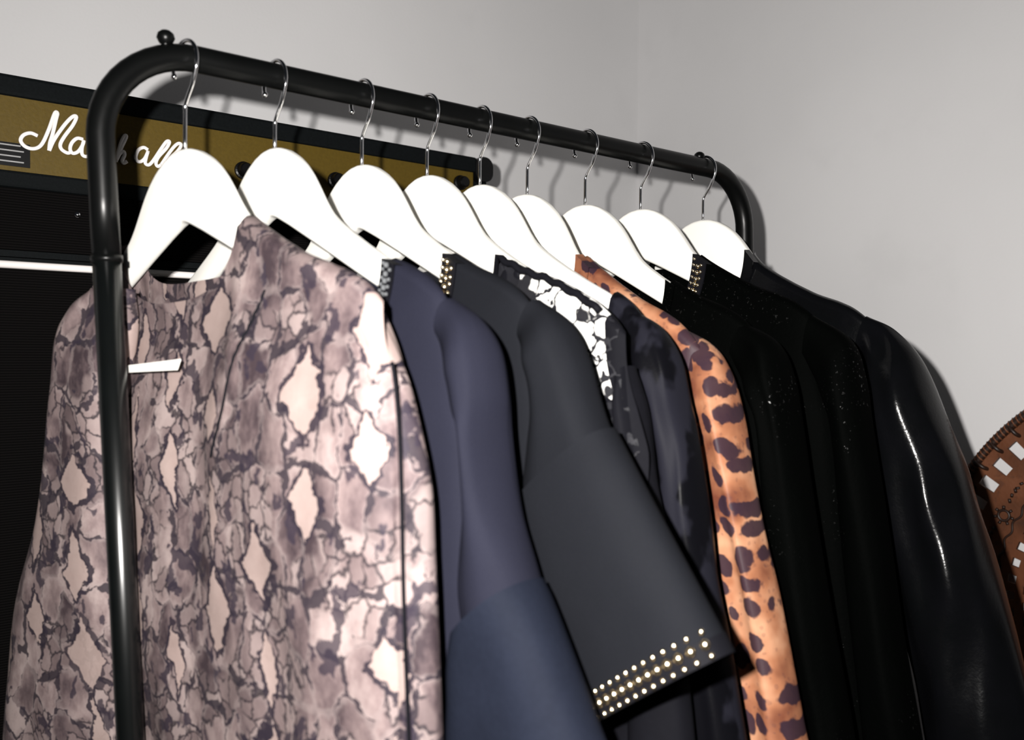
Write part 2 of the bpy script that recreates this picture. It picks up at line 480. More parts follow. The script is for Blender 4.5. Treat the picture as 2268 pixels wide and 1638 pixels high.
def cabinet(z0, z1, label):
    c = empty('speaker_cabinet', (0.18, 0.48, z0))
    inv = Matrix.Translation(-Vector((0.18, 0.48, z0)))
    tag(c, label, 'speaker', 'speaker cabinets stacked under the amplifier head')
    def pp(o): o.data.transform(inv); o.parent = c; return o
    pp(slab('cabinet_shell', AX0-0.005, AX1+0.005, z0, z1, AY+0.012, WY-0.02, 0.018, M['vinyl'], None))
    pp(box('speaker_grille', (AX0+0.012, AY+0.004, z0+0.025), (AX1-0.012, AY+0.013, z1-0.012), M['grille'], None))
    for zz in (z0+0.018, z1-0.0085):
        pp(link('white_piping', mesh('white_piping', *tube([(AX0+0.008, AY+0.003, zz), (AX1-0.008, AY+0.003, zz)], 0.0042, 8)), M['white']))
    for xx in (AX0+0.008, AX1-0.008):
        pp(link('white_piping', mesh('white_piping', *tube([(xx, AY+0.003, z0+0.018), (xx, AY+0.003, z1-0.0085)], 0.0042, 8)), M['white']))
    return c
cabinet(0.0, 0.678, 'black speaker cabinet standing on the floor behind the rack')
cabinet(0.6785, 1.366, 'black speaker cabinet with white piping directly under the amplifier head')

# ------------------------------------------------------------------ clothes rack
RZ = 1.5
X0, X1 = -0.0610, 0.7200
LEAN = 0.0486
rack = empty('clothes_rack', (0.335, 0, 0))
tag(rack, 'black tubular metal clothes rack with rounded corners', 'clothes rack')
ri = Matrix.Translation(-Vector((0.335, 0, 0)))
def rp(o): o.data.transform(ri); o.parent = rack; return o
RB = 0.072
def px0(z): return X0+LEAN*(1.393-z)*0.9
def px1(z): return X1+LEAN*(1.393-z)*0.9
path = [Vector((px0(1.335), 0, 1.335)), Vector((px0(1.38), 0, 1.38))]
for k in range(0, 13):
    a = PI - PI/2*k/12
    path.append(Vector((px0(RZ-RB)+RB+RB*math.cos(a), 0, RZ-RB+RB*math.sin(a))))
for k in range(1, 30):
    path.append(Vector((path[14].x+(px1(RZ-RB)-RB-path[14].x)*k/30, 0, RZ)))
for k in range(0, 13):
    a = PI/2 - PI/2*k/12
    path.append(Vector((px1(RZ-RB)-RB+RB*math.cos(a), 0, RZ-RB+RB*math.sin(a))))
path += [Vector((px1(1.38), 0, 1.38)), Vector((px1(1.335), 0, 1.335))]
rp(link('hanging_rail', mesh('hanging_rail', *tube(path, [0.0102+0.0013*k/(len(path)-1) for k in range(len(path))], 24)), M['rack']))
for fx in (px0, px1):
    rp(link('post', mesh('post', *tube([Vector((fx(z), 0, z)) for z in (1.337, 1.0, 0.5, 0.03)], 0.0102, 24)), M['post']))
    rp(link('collar_ring', mesh('collar_ring', *tube([Vector((fx(1.332), 0, 1.332)), Vector((fx(1.337), 0, 1.337))], 0.0114, 24)), M['rack']))
    rp(link('foot_bar', mesh('foot_bar', *tube([Vector((fx(0.03), -0.24, 0.022)), Vector((fx(0.03), 0.24, 0.022))], 0.0124, 16)), M['rack']))
    for s in (-1, 1):
        rp(link('foot_cap', mesh('foot_cap', *tube([Vector((fx(0.03), s*0.215, 0.017)), Vector((fx(0.03), s*0.25, 0.017))], 0.0165, 16)), M['rubber']))
rp(link('base_bar', mesh('base_bar', *tube([Vector((px0(0.1), 0, 0.1)), Vector((px1(0.1), 0, 0.1))], 0.010, 16)), M['rack']))
for px in ((367, 84), (1549, 345)):
    q = on_y(px, 0)
    o = rp(link('stop_knob', mesh('stop_knob', *joinvf([tube([(q.x, 0, RZ+0.004), (q.x, 0, RZ+0.010)], 0.0035, 12),
        tube([(q.x, 0, RZ+0.0060), (q.x, 0, RZ+0.0075), (q.x, 0, RZ+0.0115), (q.x, 0, RZ+0.0150), (q.x, 0, RZ+0.0172), (q.x, 0, RZ+0.0180)], [0.0024, 0.0050, 0.0070, 0.0061, 0.0035, 0.0008], 16)])), M['rack']))

# ------------------------------------------------------------------ hangers
UP = [(0, 0), (0.012, -0.0010), (0.024, -0.0050), (0.036, -0.0115), (0.046, -0.0190), (0.055, -0.0280), (0.063, -0.0380), (0.070, -0.0475), (0.077, -0.0565), (0.085, -0.0645), (0.095, -0.0715), (0.110, -0.0805), (0.130, -0.0915), (0.155, -0.1040), (0.180, -0.1155), (0.197, -0.1245), (0.206, -0.1305)]
LOW = [(0, -0.0575), (0.010, -0.0605), (0.03, -0.069), (0.06, -0.0830), (0.10, -0.1020), (0.14, -0.1210), (0.18, -0.1400), (0.195, -0.1470), (0.201, -0.1490)]
def interp(tab, u):
    u = abs(u)
    if u >= tab[-1][0]:
        (a, b), (c, d) = tab[-2], tab[-1]
        return d+(u-c)*(d-b)/(c-a)
    for (a, b), (c, d) in zip(tab, tab[1:]):
        if u <= c: return b+(d-b)*(u-a)/(c-a)
def arm_top(u): return interp(UP, u)
def sm(x, a, b):
    t = max(0, min(1, (x-a)/(b-a))); return t*t*(3-2*t)
def hanger_mesh():
    bm = bmesh.new()
    us = [i*0.206/44 for i in range(45)]
    up = [(u, arm_top(u)) for u in us]
    lo = [(u*0.201/0.206, interp(LOW, u*0.201/0.206)) for u in us]
    loop = [(-u, z) for u, z in reversed(up)]+up[1:]
    tip = [(0.2085, -0.1325), (0.2085, -0.1400), (0.2050, -0.1465)]
    loop += tip+list(reversed(lo))+[(-u, z) for u, z in lo[1:]]+[(-u, z) for u, z in reversed(tip)]
    fr = [bm.verts.new((u, -0.0065, z)) for u, z in loop]
    f = bm.faces.new(list(reversed(fr)))
    r = bmesh.ops.extrude_face_region(bm, geom=[f])
    for v in r['geom']:
        if isinstance(v, bmesh.types.BMVert): v.co.y = 0.0065
    bmesh.ops.recalc_face_normals(bm, faces=bm.faces[:])
    rim = [e for e in bm.edges if abs(e.verts[0].co.y-e.verts[1].co.y) < 1e-6]
    bmesh.ops.bevel(bm, geom=rim, offset=0.0042, segments=3, affect='EDGES', profile=0.5, clamp_overlap=True)
    for v in bm.verts: v.co.y *= 1-0.42*sm(abs(v.co.x), 0.12, 0.20)
    bmesh.ops.triangulate(bm, faces=[q for q in bm.faces if len(q.verts) > 4])
    me = bpy.data.meshes.new('body'); bm.to_mesh(me); bm.free()
    return me
HB = hanger_mesh()
WHAT = ['snakeskin print jacket at the near end of the rack', 'slate blue jacket with crystal collar', 'charcoal top with studded collar and cuff',
        'black lace top with pale lining', 'black jacquard satin blouse, its whole arm bare', 'leopard print blouse', 'black beaded velvet top',
        'black velvet top with studded collar', 'glossy black jacket at the far end of the rack']
for i in range(9):
    h = empty('clothes_hanger', (XS[i], 0, HZ[i]), PHI[i]-PI/2)
    tag(h, 'white wooden hanger holding the '+WHAT[i], 'clothes hanger', 'white wooden hangers on the rail')
    wb = link('wooden_body', HB, M['hanger'], h)
    wb.rotation_euler = (0, math.radians(TILT[i]), 0)
    top = RZ+0.0128-HZ[i]           # wire centre height over the rail, local
    R = 0.0180
    cz = top-R
    pth = [(0, 0, -0.012), (0, 0, 0.010), (0, 0, cz-0.040), (0.0005, 0, cz-0.034), (0.0045, 0, cz-0.0275), (0.0110, 0, cz-0.0190)]
    for k in range(0, 19):
        a = math.radians(-28+(232*k/18))
        pth.append((R*math.cos(a), 0, cz+R*math.sin(a)))
    pth = [Vector(p) for p in pth]
    sp = catmull(pth[2:6]+pth[6:], 3)
    link('wire_hook', mesh('wire_hook', *tube(pth[:2]+sp, 0.00165, 10)), M['chrome'], h)
    tipb = link('hook_tip', ball_mesh('hook_tip', 0.0026, seg=10, rings=6), M['chrome'], h)
    tipb.location = pth[-1]

# ------------------------------------------------------------------ garments
def hang_root(i, name, label, cat):
    g = empty(name, (XS[i], 0, 0), PHI[i]-PI/2)
    tag(g, label, cat, 'clothes hanging on the rack')
    return g
def lerp_tab(tab, z):
    """tab sorted by falling z: list of (z, val)"""
    if z >= tab[0][0]: return tab[0][1]
    for (a, b), (c, d) in zip(tab, tab[1:]):
        if z >= c: return b+(d-b)*(a-z)/(a-c) if a != c else d
    return tab[-1][1]
def px_tab(pxs, i, dphi=0, n0=0): return [(z, u) for u, z in (uz(p, i, dphi, n0) for p in pxs)]

class Body:
    """torso of a garment in hanger space: x along the hanger (towards the camera), y across, z up"""
    def __init__(s, i, near, nw, depth, hem, T=0.022, far=None, nback=0.012, lift=0.005, fold=0.004, shoulder=0.23, slope=-0.42, seed=0, sharp=4.0, ff=(30, 3), sag=0.0):
        s.sag = sag
        s.i, s.nw, s.depth, s.hem, s.T, s.lift, s.fold, s.shoulder, s.slope, s.seed, s.sharp, s.nback, s.ff = i, nw, depth, hem, T, lift, fold, shoulder, slope, seed, sharp, nback, ff
        s.near = near
        s.far = far or [(z, min(u, 0.26)) for z, u in near]
    def shz(s, u):
        u0 = u; u = abs(u); k = 0.190
        base = arm_top(min(u, k))
        if u > k: base += (u-k)*s.slope
        e = s.shoulder
        if u > e-0.035:
            d = (u-(e-0.035))/0.035
            base -= 0.011*min(d, 1.6)**2
        base += 0.004*sm(u, 0.15, 0.20)
        return HZ[s.i]+base+s.lift-math.tan(math.radians(TILT[s.i]))*u0-s.sag*(1-sm(u, s.nw, 0.185))
    def topz(s, u, side):
        if abs(u) >= s.nw: return s.shz(u)
        e = s.shz(math.copysign(s.nw, u))*0.5*(1+abs(u)/s.nw)+s.shz(-math.copysign(s.nw, u))*0.5*(1-abs(u)/s.nw)
        k = abs(u)/s.nw
        if side < 0: return e-s.depth*(1-k**s.sharp)**0.55
        return e-s.nback*(1-k**4)**0.6
    def w(s, z, sg): return lerp_tab(s.near if sg > 0 else s.far, z)
    def pt(s, a, v, side):
        sg = 1 if a >= 0 else -1
        wt = s.shoulder
        ut = a*wt
        zt = s.topz(ut, side)
        z = zt+(s.hem-zt)*v
        dz = HZ[s.i]-z
        k = sm(zt-z, 0.0, 0.10)
        u = ut*(1-k)+a*s.w(z, sg)*k
        edge = max(0.0, 1-abs(a)**5)**0.5
        drop = zt-z
        open_ = abs(ut) < s.nw
        t0 = 0.0095 if open_ else 0.0095*min(1, (drop/0.006))**0.5
        edge0 = max(0.0, 1-abs(a)**14)**0.5
        t = t0*max(edge0, 0.04)+(s.T-t0)*sm(drop, 0.0, 0.13)*edge
        n1 = noise.noise(Vector((u*s.ff[0]*0.5+s.seed, z*s.ff[1], side*3.1)))
        n2 = noise.noise(Vector((u*s.ff[0]+s.seed*2, z*s.ff[1]*1.7, side*5.3+9)))
        n3 = noise.noise(Vector((u*14+z*9, z*12-u*5, s.seed+side)))
        d = s.fold*(n1*1.6+n2*0.8+n3*0.7)*sm(drop, 0.01, 0.10)*edge
        return Vector((u, side*(t+d), z))
    def grid(s, side, na=96, nv=84, a0=-1.0, a1=1.0, v1=1.0, off=0.0):
        v, f = [], []
        for j in range(nv+1):
            vv = (j/nv)**1.35*v1
            for k in range(na+1):
                a = a0+(a1-a0)*k/na
                p = s.pt(a, vv, side)
                if off: p.y += side*off
                v.append(p)
        m = na+1
        for j in range(nv):
            for k in range(na):
                q = (j*m+k, j*m+k+1, (j+1)*m+k+1, (j+1)*m+k)
                f.append(q if side > 0 else tuple(reversed(q)))
        return v, f
    def build(s, mat, root, name='body'):
        V, Fc = joinvf([s.grid(-1), s.grid(1)])
        me = mesh(name, V, Fc)
        bm = bmesh.new(); bm.from_mesh(me)
        bmesh.ops.remove_doubles(bm, verts=bm.verts[:], dist=0.0004)
        bm.to_mesh(me); bm.free()
        return link(name, me, mat, root)
    def neck_curve(s, side, n=40, inset=0.0):
        out = []
        for k in range(n+1):
            x = -1+2*k/n
            u = s.nw*math.sin(x*PI/2)
            a = u/s.shoulder
            p = s.pt(a, 0.0, side); out.append(p)
        return out

def tube_rows(i, rows, ht, root, mat, name, dphi=0.0, n0=0.0, fold=0.003, seed=0, k=8, seg=44, ex=2.4, taper_top=True, local=False, wr=(9, 5), th0=0.0115):
    """sleeve: each row is a (left, right) pair of points in the hanger plane; rings are flattened ellipses between them"""
    Ls, Rs = [], []
    for L, Rr in rows:
        a = L if local else uz(L, i, dphi, n0)
        b = Rr if local else uz(Rr, i, dphi, n0)
        if not local:      # a rounded sleeve shows wider than its flat width: shrink to the traced outline
            p0_, u_, n_ = frame(i, dphi)
            mid = p0_+u_*((a[0]+b[0])/2); mid.z = (a[1]+b[1])/2
            d_ = (mid-CAM); d_.z = 0; d_.normalize()
            cu, cn = abs(d_.dot(n_)), abs(d_.dot(u_))
            hw_ = math.hypot(b[0]-a[0], b[1]-a[1])/2; th_ = (th0+(ht-th0)*sm(len(Ls)/(len(rows)-1), 0, 0.3)) if taper_top else ht
            e2 = (hw_*cu)**2-(th_*cn)**2
            k_ = max(0.35, (math.sqrt(e2)/cu/hw_) if e2 > 0 else 0.0) if hw_ > 1e-5 else 1
            k_ = 1-(1-k_)*1.15*((b[0]-a[0])/(2*hw_+1e-9))**4
            m0, m1 = (a[0]+b[0])/2, (a[1]+b[1])/2
            a = (m0+(a[0]-m0)*k_, m1+(a[1]-m1)*k_); b = (m0+(b[0]-m0)*k_, m1+(b[1]-m1)*k_)
        Ls.append(Vector((a[0], a[1], 0))); Rs.append(Vector((b[0], b[1], 0)))
    Ls, Rs = catmull(Ls, k), catmull(Rs, k)
    n = len(Ls)
    p0, uu, nn = frame(i, dphi)
    root_m = Matrix.Translation((XS[i], 0, 0)) @ Matrix.Rotation(PHI[i]-PI/2, 4, 'Z')
    inv = root_m.inverted()
    V, Fc = [], []
    for j in range(n):
        c = (Ls[j]+Rs[j])/2; hw = (Rs[j]-Ls[j])/2
        s = j/(n-1)
        th = (th0+(ht-th0)*sm(s, 0, 0.3)) if taper_top else ht
        for q in range(seg):
            an = 2*PI*q/seg
            ca, sa = math.cos(an), math.sin(an)
            x = math.copysign(abs(ca)**(2/ex), ca); y = math.copysign(abs(sa)**(2/ex), sa)
            u = c.x+hw.x*x; z = c.y+hw.y*x
            d = fold*(noise.noise(Vector((ca*1.4+seed, sa*1.4, z*wr[1])))*1.3+noise.noise(Vector((u*wr[0]*3+seed, sa*2, z*wr[0])))*0.9)*sm(s, 0, 0.12)
            y = y*th+d*(1 if sa >= 0 else -1)*abs(sa)**0.5
            w = p0+uu*u+nn*(n0+y); w.z = z
            V.append(inv @ w)
    for j in range(n-1):
        for q in range(seg):
            q2 = (q+1) % seg
            Fc.append((j*seg+q, j*seg+q2, (j+1)*seg+q2, (j+1)*seg+q))
    o = link(name, mesh(name, V, Fc), mat, root)
    return o, V, n, seg
def far_sleeve(i, root, mat, hem=0.82, w=0.075):
    top = HZ[i]-0.135
    rows = [((-0.200, top-0.005), (-0.17, top-0.01)), ((-0.238, top-0.03), (-0.185, top-0.055)), ((-0.258, top-0.10), (-0.188, top-0.12)), ((-0.268, top-0.25), (-0.195, top-0.25)), ((-0.272, hem), (-0.198, hem))]
    return tube_rows(i, [((b[0], b[1]), (a[0], a[1])) for a, b in rows], 0.022, root, mat, 'far_sleeve', local=True, seed=i*3.3+1, k=6, seg=28)[0]
def ribbon(curve, up_dirs, width, thick, offs):
    V, Fc = [], []
    n = len(curve)
    for p, d, o in zip(curve, up_dirs, offs):
        a = p+o*thick; b = p+d*width+o*thick
        c = p+d*width; e = p
        V += [a, b, c, e]
    for j in range(n-1):
        for q in range(4):
            q2 = (q+1) % 4
            Fc.append((j*4+q, j*4+q2, (j+1)*4+q2, (j+1)*4+q))
    Fc.append((3, 2, 1, 0)); Fc.append(tuple((n-1)*4+q for q in range(4)))
    return V, Fc
STUD_BIG = ball_mesh('stud', 0.0027, 1, 1, 1, 12, 8)
STUD_SMALL = ball_mesh('small_stud', 0.0019, 1, 1, 1, 10, 6)
GEM_BIG = ball_mesh('crystal', 0.0021, 1, 1, 1, 6, 4)
GEM_SMALL = ball_mesh('small_crystal', 0.0014, 1, 1, 1, 6, 4)
def neck_band(b, root, mat, width, name='collar_band', studs=None, smat=None, only_near=True, rise=0.0):
    """band sewn along the front neckline, outside the front panel; width points away from the opening"""
    cu = b.neck_curve(-1, 240)
    n = len(cu)
    downs, offs = [], []
    for k in range(n):
        t = (cu[min(k+1, n-1)]-cu[max(k-1, 0)])
        t.y = 0; t.normalize()
        d = Vector((t.z, 0, -t.x))
        if d.z > 0.2: d = -d
        if d.x*cu[k].x < 0 and abs(d.x) > 0.5: d = -d
        downs.append(d); offs.append(Vector((0, -1, 0)))
    cu2 = [c-d*rise+Vector((0, -0.0018, 0)) for c, d in zip(cu, downs)]
    # follow the panel surface: push the outer edge forward with the body's thickness
    V, Fc = ribbon(cu2, [d+Vector((0, -0.12, 0)) for d in downs], width, 0.0016, offs)
    for p in V:
        lim = b.shz(p.x)-0.0015
        if abs(p.x) > b.nw*0.9 and p.z > lim: p.z = lim
    o = link(name, mesh(name, V, Fc), mat, root, smooth=False)
    if studs:
        # walk along the near half of the band
        L = 0; last = None; pos = []
        for k in range(n-1, n//2, -1):
            if last is not None: L += (cu2[k]-cu2[last]).length
            pos.append((L, k)); last = k
        gap = studs['gap']
        cnt = int(pos[-1][0]/gap)
        for q in range(cnt+1):
            s = q*gap+0.003
            k = min(pos, key=lambda e: abs(e[0]-s))[1]
            for (wf, big, sh) in studs['rows']:
                kk = min(pos, key=lambda e: abs(e[0]-(s+sh)))[1]
                p = cu2[kk]+(downs[kk]+Vector((0, -0.12, 0)))*(width*wf)+Vector((0, -0.0022, 0))
                if p.z > b.shz(p.x)-0.003: continue
                if studs.get('gem'): st = link('crystal', GEM_BIG if big else GEM_SMALL, smat, o, smooth=False)
                else: st = link('stud', STUD_BIG if big else STUD_SMALL, smat, o)
                st.location = p
    return o

# ---- 1 snakeskin print jacket
i = 0
g = hang_root(i, 'print_jacket', 'snakeskin print jacket in mauve and beige at the near end of the rack', 'jacket')
b = Body(i, px_tab([(822, 700), (836, 780), (846, 860), (850, 1000), (854, 1200), (858, 1400), (864, 1638), (870, 1900)], i, 0, -0.02), 0.090, 0.060, 0.80, sag=0.0, T=0.026, fold=0.005, shoulder=0.236, slope=-0.36, seed=1.3, lift=0.006, nback=0.042,
         far=[(1.3, 0.225), (1.2, 0.235), (0.8, 0.26)], sharp=3.0)
b.build(M['snake'], g)
tube_rows(i, [((760, 640), (838, 676)), ((790, 700), (858, 702)), ((810, 790), (888, 768)), ((815, 900), (920, 880)), ((825, 1080), (958, 1072)), ((830, 1250), (966, 1240)), ((832, 1400), (971, 1400)), ((835, 1638), (976, 1638)), ((840, 1900), (984, 1900))], 0.013, g, M['snake'], 'near_sleeve', n0=0.004, seed=4.1, fold=0.003)
tube_rows(i, [((205, 640), (300, 640)), ((160, 676), (305, 720)), ((128, 740), (300, 800)), ((116, 860), (295, 900)), ((84, 1120), (290, 1130)), ((40, 1310), (290, 1310)), ((20, 1500), (295, 1500)), ((10, 1750), (300, 1750)), ((5, 2000), (305, 2000))], 0.020, g, M['snake'], 'far_sleeve', dphi=0.22, n0=-0.012, seed=8.2, fold=0.004)
# stitched armhole seam line
seam = [uz(p, i, 0, -0.02) for p in [(566, 640), (548, 720), (530, 790), (515, 880), (498, 960), (486, 1010)]]
sv = []
for u, z in catmull([Vector((u, z, 0)) for u, z in seam], 6) and [(q.x, q.y) for q in catmull([Vector((u, z, 0)) for u, z in seam], 6)]:
    # depth from the panel itself
    best = min(((a_/160, v_/120) for a_ in range(20, 160, 2) for v_ in range(0, 60, 2)), key=lambda av: (b.pt(av[0], av[1], -1).x-u)**2+(b.pt(av[0], av[1], -1).z-z)**2)
    sv.append(Vector((u, b.pt(best[0], best[1], -1).y-0.0004, z)))
link('armhole_seam', mesh('armhole_seam', *tube(sv, 0.0011, 6)), M['band'], g)
sl = [uz(p, i, 0, -0.0115) for p in [(868, 800), (876, 860), (884, 960), (889, 1100), (893, 1300), (899, 1480), (905, 1638), (912, 1880)]]
link('sleeve_seam', mesh('sleeve_seam', *tube(catmull([Vector((u, -0.0115, z)) for u, z in sl], 5), 0.0012, 6)), M['band'], g)
# white tag
tg = [uz(p, i, 0, -0.032) for p in [(255, 812), (398, 795), (390, 819), (258, 826)]]
tz = -0.032
tv = [Vector((u, tz, z)) for u, z in tg]+[Vector((u, tz+0.0012, z)) for u, z in tg]
o = link('garment_tag', mesh('garment_tag', tv, [(0, 1, 2, 3), (7, 6, 5, 4), (0, 4, 5, 1), (1, 5, 6, 2), (2, 6, 7, 3), (3, 7, 4, 0)]), M['paper'], g, smooth=False)
o['label'] = 'plain white card tag'

# ---- 2 slate blue jacket
i = 1
g = hang_root(i, 'tailored_jacket', 'slate blue jacket with crystal trimmed collar beside the snakeskin print', 'jacket')
b = Body(i, px_tab([(1005, 700), (1020, 850), (1025, 960), (1024, 1200), (1020, 1400), (1000, 1638), (985, 1900)], i, 0, -0.01), 0.166, 0.085, 0.76, T=0.020, fold=0.003, shoulder=0.222, slope=-0.36, seed=5.7, lift=0.003)
b.build(M['navy'], g)
neck_band(b, g, M['band'], 0.016, studs={'gem': True, 'gap': 0.0048, 'rows': [(0.25, False, 0), (0.55, True, 0.002), (0.85, False, 0)]}, smat=M['crystal'])
tube_rows(i, [((982, 748), (1000, 660)), ((1003, 800), (1054, 698)), ((1018, 860), (1088, 760)), ((1023, 930), (1110, 852)), ((1024, 980), (1130, 965)), ((1024, 1130), (1158, 1130)), ((1020, 1290), (1192, 1280)), ((1040, 1420), (1215, 1390))], 0.024, g, M['navy'], 'near_sleeve', n0=0.0, seed=2.2, fold=0.003)
tube_rows(i, [((1030, 1414), (1180, 1274)), ((1012, 1475), (1222, 1362)), ((1004, 1550), (1282, 1505)), ((998, 1640), (1332, 1640)), ((1000, 1760), (1390, 1770))], 0.030, g, M['navy_rib'], 'flared_cuff', n0=-0.004, seed=6.2, fold=0.002, taper_top=False)
far_sleeve(i, g, M['navy'])

# ---- 3 charcoal studded top
i = 2
g = hang_root(i, 'studded_top', 'charcoal bell sleeved top with gold studs on collar and cuff', 'top')
b = Body(i, px_tab([(1180, 760), (1200, 900), (1190, 1050), (1180, 1200), (1170, 1500), (1170, 1900)], i, 0, -0.01), 0.134, 0.09, 0.78, T=0.018, fold=0.002, shoulder=0.222, slope=-0.36, seed=9.1, lift=0.003)
b.build(M['charcoal'], g)
neck_band(b, g, M['band'], 0.019, studs={'gap': 0.0058, 'rows': [(0.16, False, 0), (0.5, True, 0.0022), (0.84, False, 0)]}, smat=M['gilt'], rise=0.001)
tube_rows(i, [((1160, 755), (1190, 662)), ((1178, 810), (1248, 700)), ((1185, 865), (1295, 772)), ((1184, 925), (1325, 862)), ((1175, 990), (1352, 945)), ((1165, 1140), (1372, 985))], 0.024, g, M['charcoal'], 'near_sleeve', n0=0.0, seed=3.4, fold=0.002)
rows3 = [((1150, 1136), (1353, 942)), ((1165, 1230), (1400, 1030)), ((1195, 1330), (1455, 1135)), ((1240, 1450), (1530, 1275)), ((1296, 1585), (1606, 1420)), ((1306, 1612), (1618, 1446))]
bell, BV, bn, bs = tube_rows(i, rows3, 0.026, g, M['charcoal'], 'bell_cuff', n0=-0.004, seed=7.7, fold=0.0012, taper_top=False)
# studded band around the cuff's lower edge, on the front of the bell
band_rows = [((1290, 1568), (1598, 1400)), ((1306, 1610), (1620, 1445))]
band, V4, n4, s4 = tube_rows(i, band_rows, 0.0272, g, M['band'], 'cuff_band', n0=-0.004, fold=0.0, taper_top=False, k=10)
pL = [uz(p, i, 0, -0.004) for p in [(1296, 1583), (1604, 1408)]]
def cuff_pt(s, off):
    """point on the front of the bell: s along the band 0..1, off metres up (+) or down (-) the cuff"""
    L, Rr = Vector((pL[0][0], 0, pL[0][1])), Vector((pL[1][0], 0, pL[1][1]))
    d = (Rr-L); nrm = Vector((-d.z, 0, d.x)).normalized()
    p = L+d*s+nrm*off
    x = max(-1, min(1, 2*s-1))
    y = (max(0, 1-abs(x)**2.4))**(1/2.4)*0.0274
    p.y = -0.004-y
    return p
for k in range(17):
    s = 0.035+0.925*k/16
    for off, big, sh in ((0.0, True, 0), (0.0072, False, 0.008), (-0.0072, False, 0.002)):
        st = link('stud', STUD_BIG if big else STUD_SMALL, M['gilt'], band)
        st.location = cuff_pt(s+sh, off)
        if big: st.scale = (1.15, 1.1, 1.25)
        else: st.scale = (0.95, 0.95, 1.15)
far_sleeve(i, g, M['charcoal'])

# ---- 4 lace top
i = 3
g = hang_root(i, 'lace_top', 'black lace top with pale lining showing through at the shoulder', 'top')
b = Body(i, px_tab([(1398, 800), (1420, 900), (1430, 1000), (1420, 1200), (1440, 1638), (1450, 1900)], i, 0, -0.005), 0.120, 0.10, 0.80, T=0.016, fold=0.003, shoulder=0.252, slope=-0.48, seed=12.4, lift=0.003, sag=0.004)
b.build(M['lace_dark'], g)
# lining and lace yoke over the near shoulder
v, f = b.grid(-1, 40, 24, 0.58, 0.945, 0.135, 0.0016)
link('shoulder_lining', mesh('shoulder_lining', v, f), M['lining'], g)
v, f = b.grid(-1, 60, 30, 0.46, 0.99, 0.20, 0.0034)
link('lace_yoke', mesh('lace_yoke', v, f), M['lace'], g)
sc = []
for k in range(30):
    a = 0.46+0.47*k/29
    p = b.pt(a, 0.0, -1); q = b.pt(a, 0.01, -1)
    sc.append(Vector((p.x, q.y-0.003, p.z-0.001+0.0012*math.sin(k*1.4))))
link('scalloped_edge', mesh('scalloped_edge', *tube(sc, 0.0032, 8)), M['band'], g)
tube_rows(i, [((1372, 838), (1398, 806)), ((1360, 880), (1418, 850)), ((1360, 940), (1440, 930)), ((1365, 1050), (1455, 1050)), ((1370, 1200), (1480, 1200)), ((1390, 1500), (1520, 1500)), ((1400, 1800), (1550, 1800))], 0.018, g, M['lace_dark'], 'near_sleeve', n0=0.004, seed=5.5, fold=0.003)
far_sleeve(i, g, M['lace_dark'])

# ---- 5 jacquard blouse
i = 4
g = hang_root(i, 'satin_blouse', 'black jacquard satin blouse with long vertical folds beside the leopard print', 'blouse')
b = Body(i, px_tab([(1420, 760), (1450, 850), (1470, 1000), (1490, 1150), (1500, 1400), (1520, 1638), (1530, 1900)], i, 0, -0.01), 0.188, 0.10, 0.76, T=0.018, fold=0.005, shoulder=0.222, slope=-0.50, seed=15.9, lift=0.002, ff=(55, 2))
b.build(M['jacquard'], g)
tube_rows(i, [((1390, 775), (1408, 690)), ((1412, 815), (1456, 724)), ((1430, 860), (1496, 786)), ((1445, 915), (1528, 876)), ((1455, 1000), (1560, 1000)), ((1465, 1150), (1578, 1150)), ((1480, 1350), (1602, 1350)), ((1500, 1638), (1650, 1638)), ((1520, 1900), (1690, 1900))], 0.022, g, M['jacquard'], 'near_sleeve', n0=0.0, seed=8.8, fold=0.005, wr=(14, 3))
far_sleeve(i, g, M['jacquard'])

# ---- 6 leopard blouse
i = 5
g = hang_root(i, 'leopard_blouse', 'orange brown leopard print blouse with dark spots', 'blouse')
b = Body(i, px_tab([(1505, 780), (1540, 830), (1578, 940), (1594, 1100), (1616, 1250), (1640, 1420), (1668, 1638), (1705, 1900)], i, 0, -0.015), 0.086, 0.075, 0.78, T=0.020, fold=0.005, shoulder=0.222, slope=-0.42, seed=21.2, lift=0.004, sag=0.0, ff=(40, 3))
b.build(M['leopard'], g)
neck_band(b, g, M['leopard'], 0.020, rise=0.002)
tube_rows(i, [((1468, 800), (1500, 720)), ((1498, 845), (1574, 762)), ((1522, 885), (1612, 815)), ((1540, 940), (1640, 902)), ((1560, 1030), (1668, 1030)), ((1580, 1160), (1694, 1160)), ((1600, 1300), (1722, 1300)), ((1630, 1450), (1750, 1450)), ((1660, 1638), (1783, 1638)), ((1700, 1900), (1830, 1900))], 0.024, g, M['leopard'], 'near_sleeve', n0=0.010, seed=11.8, fold=0.005, wr=(12, 4))
far_sleeve(i, g, M['leopard'])

# ---- 7 beaded velvet top
i = 6
g = hang_root(i, 'velvet_top', 'black velvet top with scattered dark beading behind the leopard blouse', 'top')
b = Body(i, px_tab([(1690, 800), (1710, 950), (1730, 1150), (1760, 1400), (1790, 1638), (1820, 1900)], i), 0.124, 0.085, 0.74, T=0.024, fold=0.004, shoulder=0.222, slope=-0.42, seed=25.2, lift=0.003)
b.build(M['velvet'], g)
neck_band(b, g, M['velvet'], 0.012, rise=0.001)
tube_rows(i, [((1622, 800), (1650, 716)), ((1650, 840), (1716, 754)), ((1668, 890), (1752, 835)), ((1685, 950), (1780, 950)), ((1700, 1150), (1810, 1150)), ((1740, 1400), (1850, 1400)), ((1780, 1638), (1890, 1638)), ((1820, 1900), (1930, 1900))], 0.026, g, M['velvet'], 'near_sleeve', seed=14.3, fold=0.004)
far_sleeve(i, g, M['velvet'])

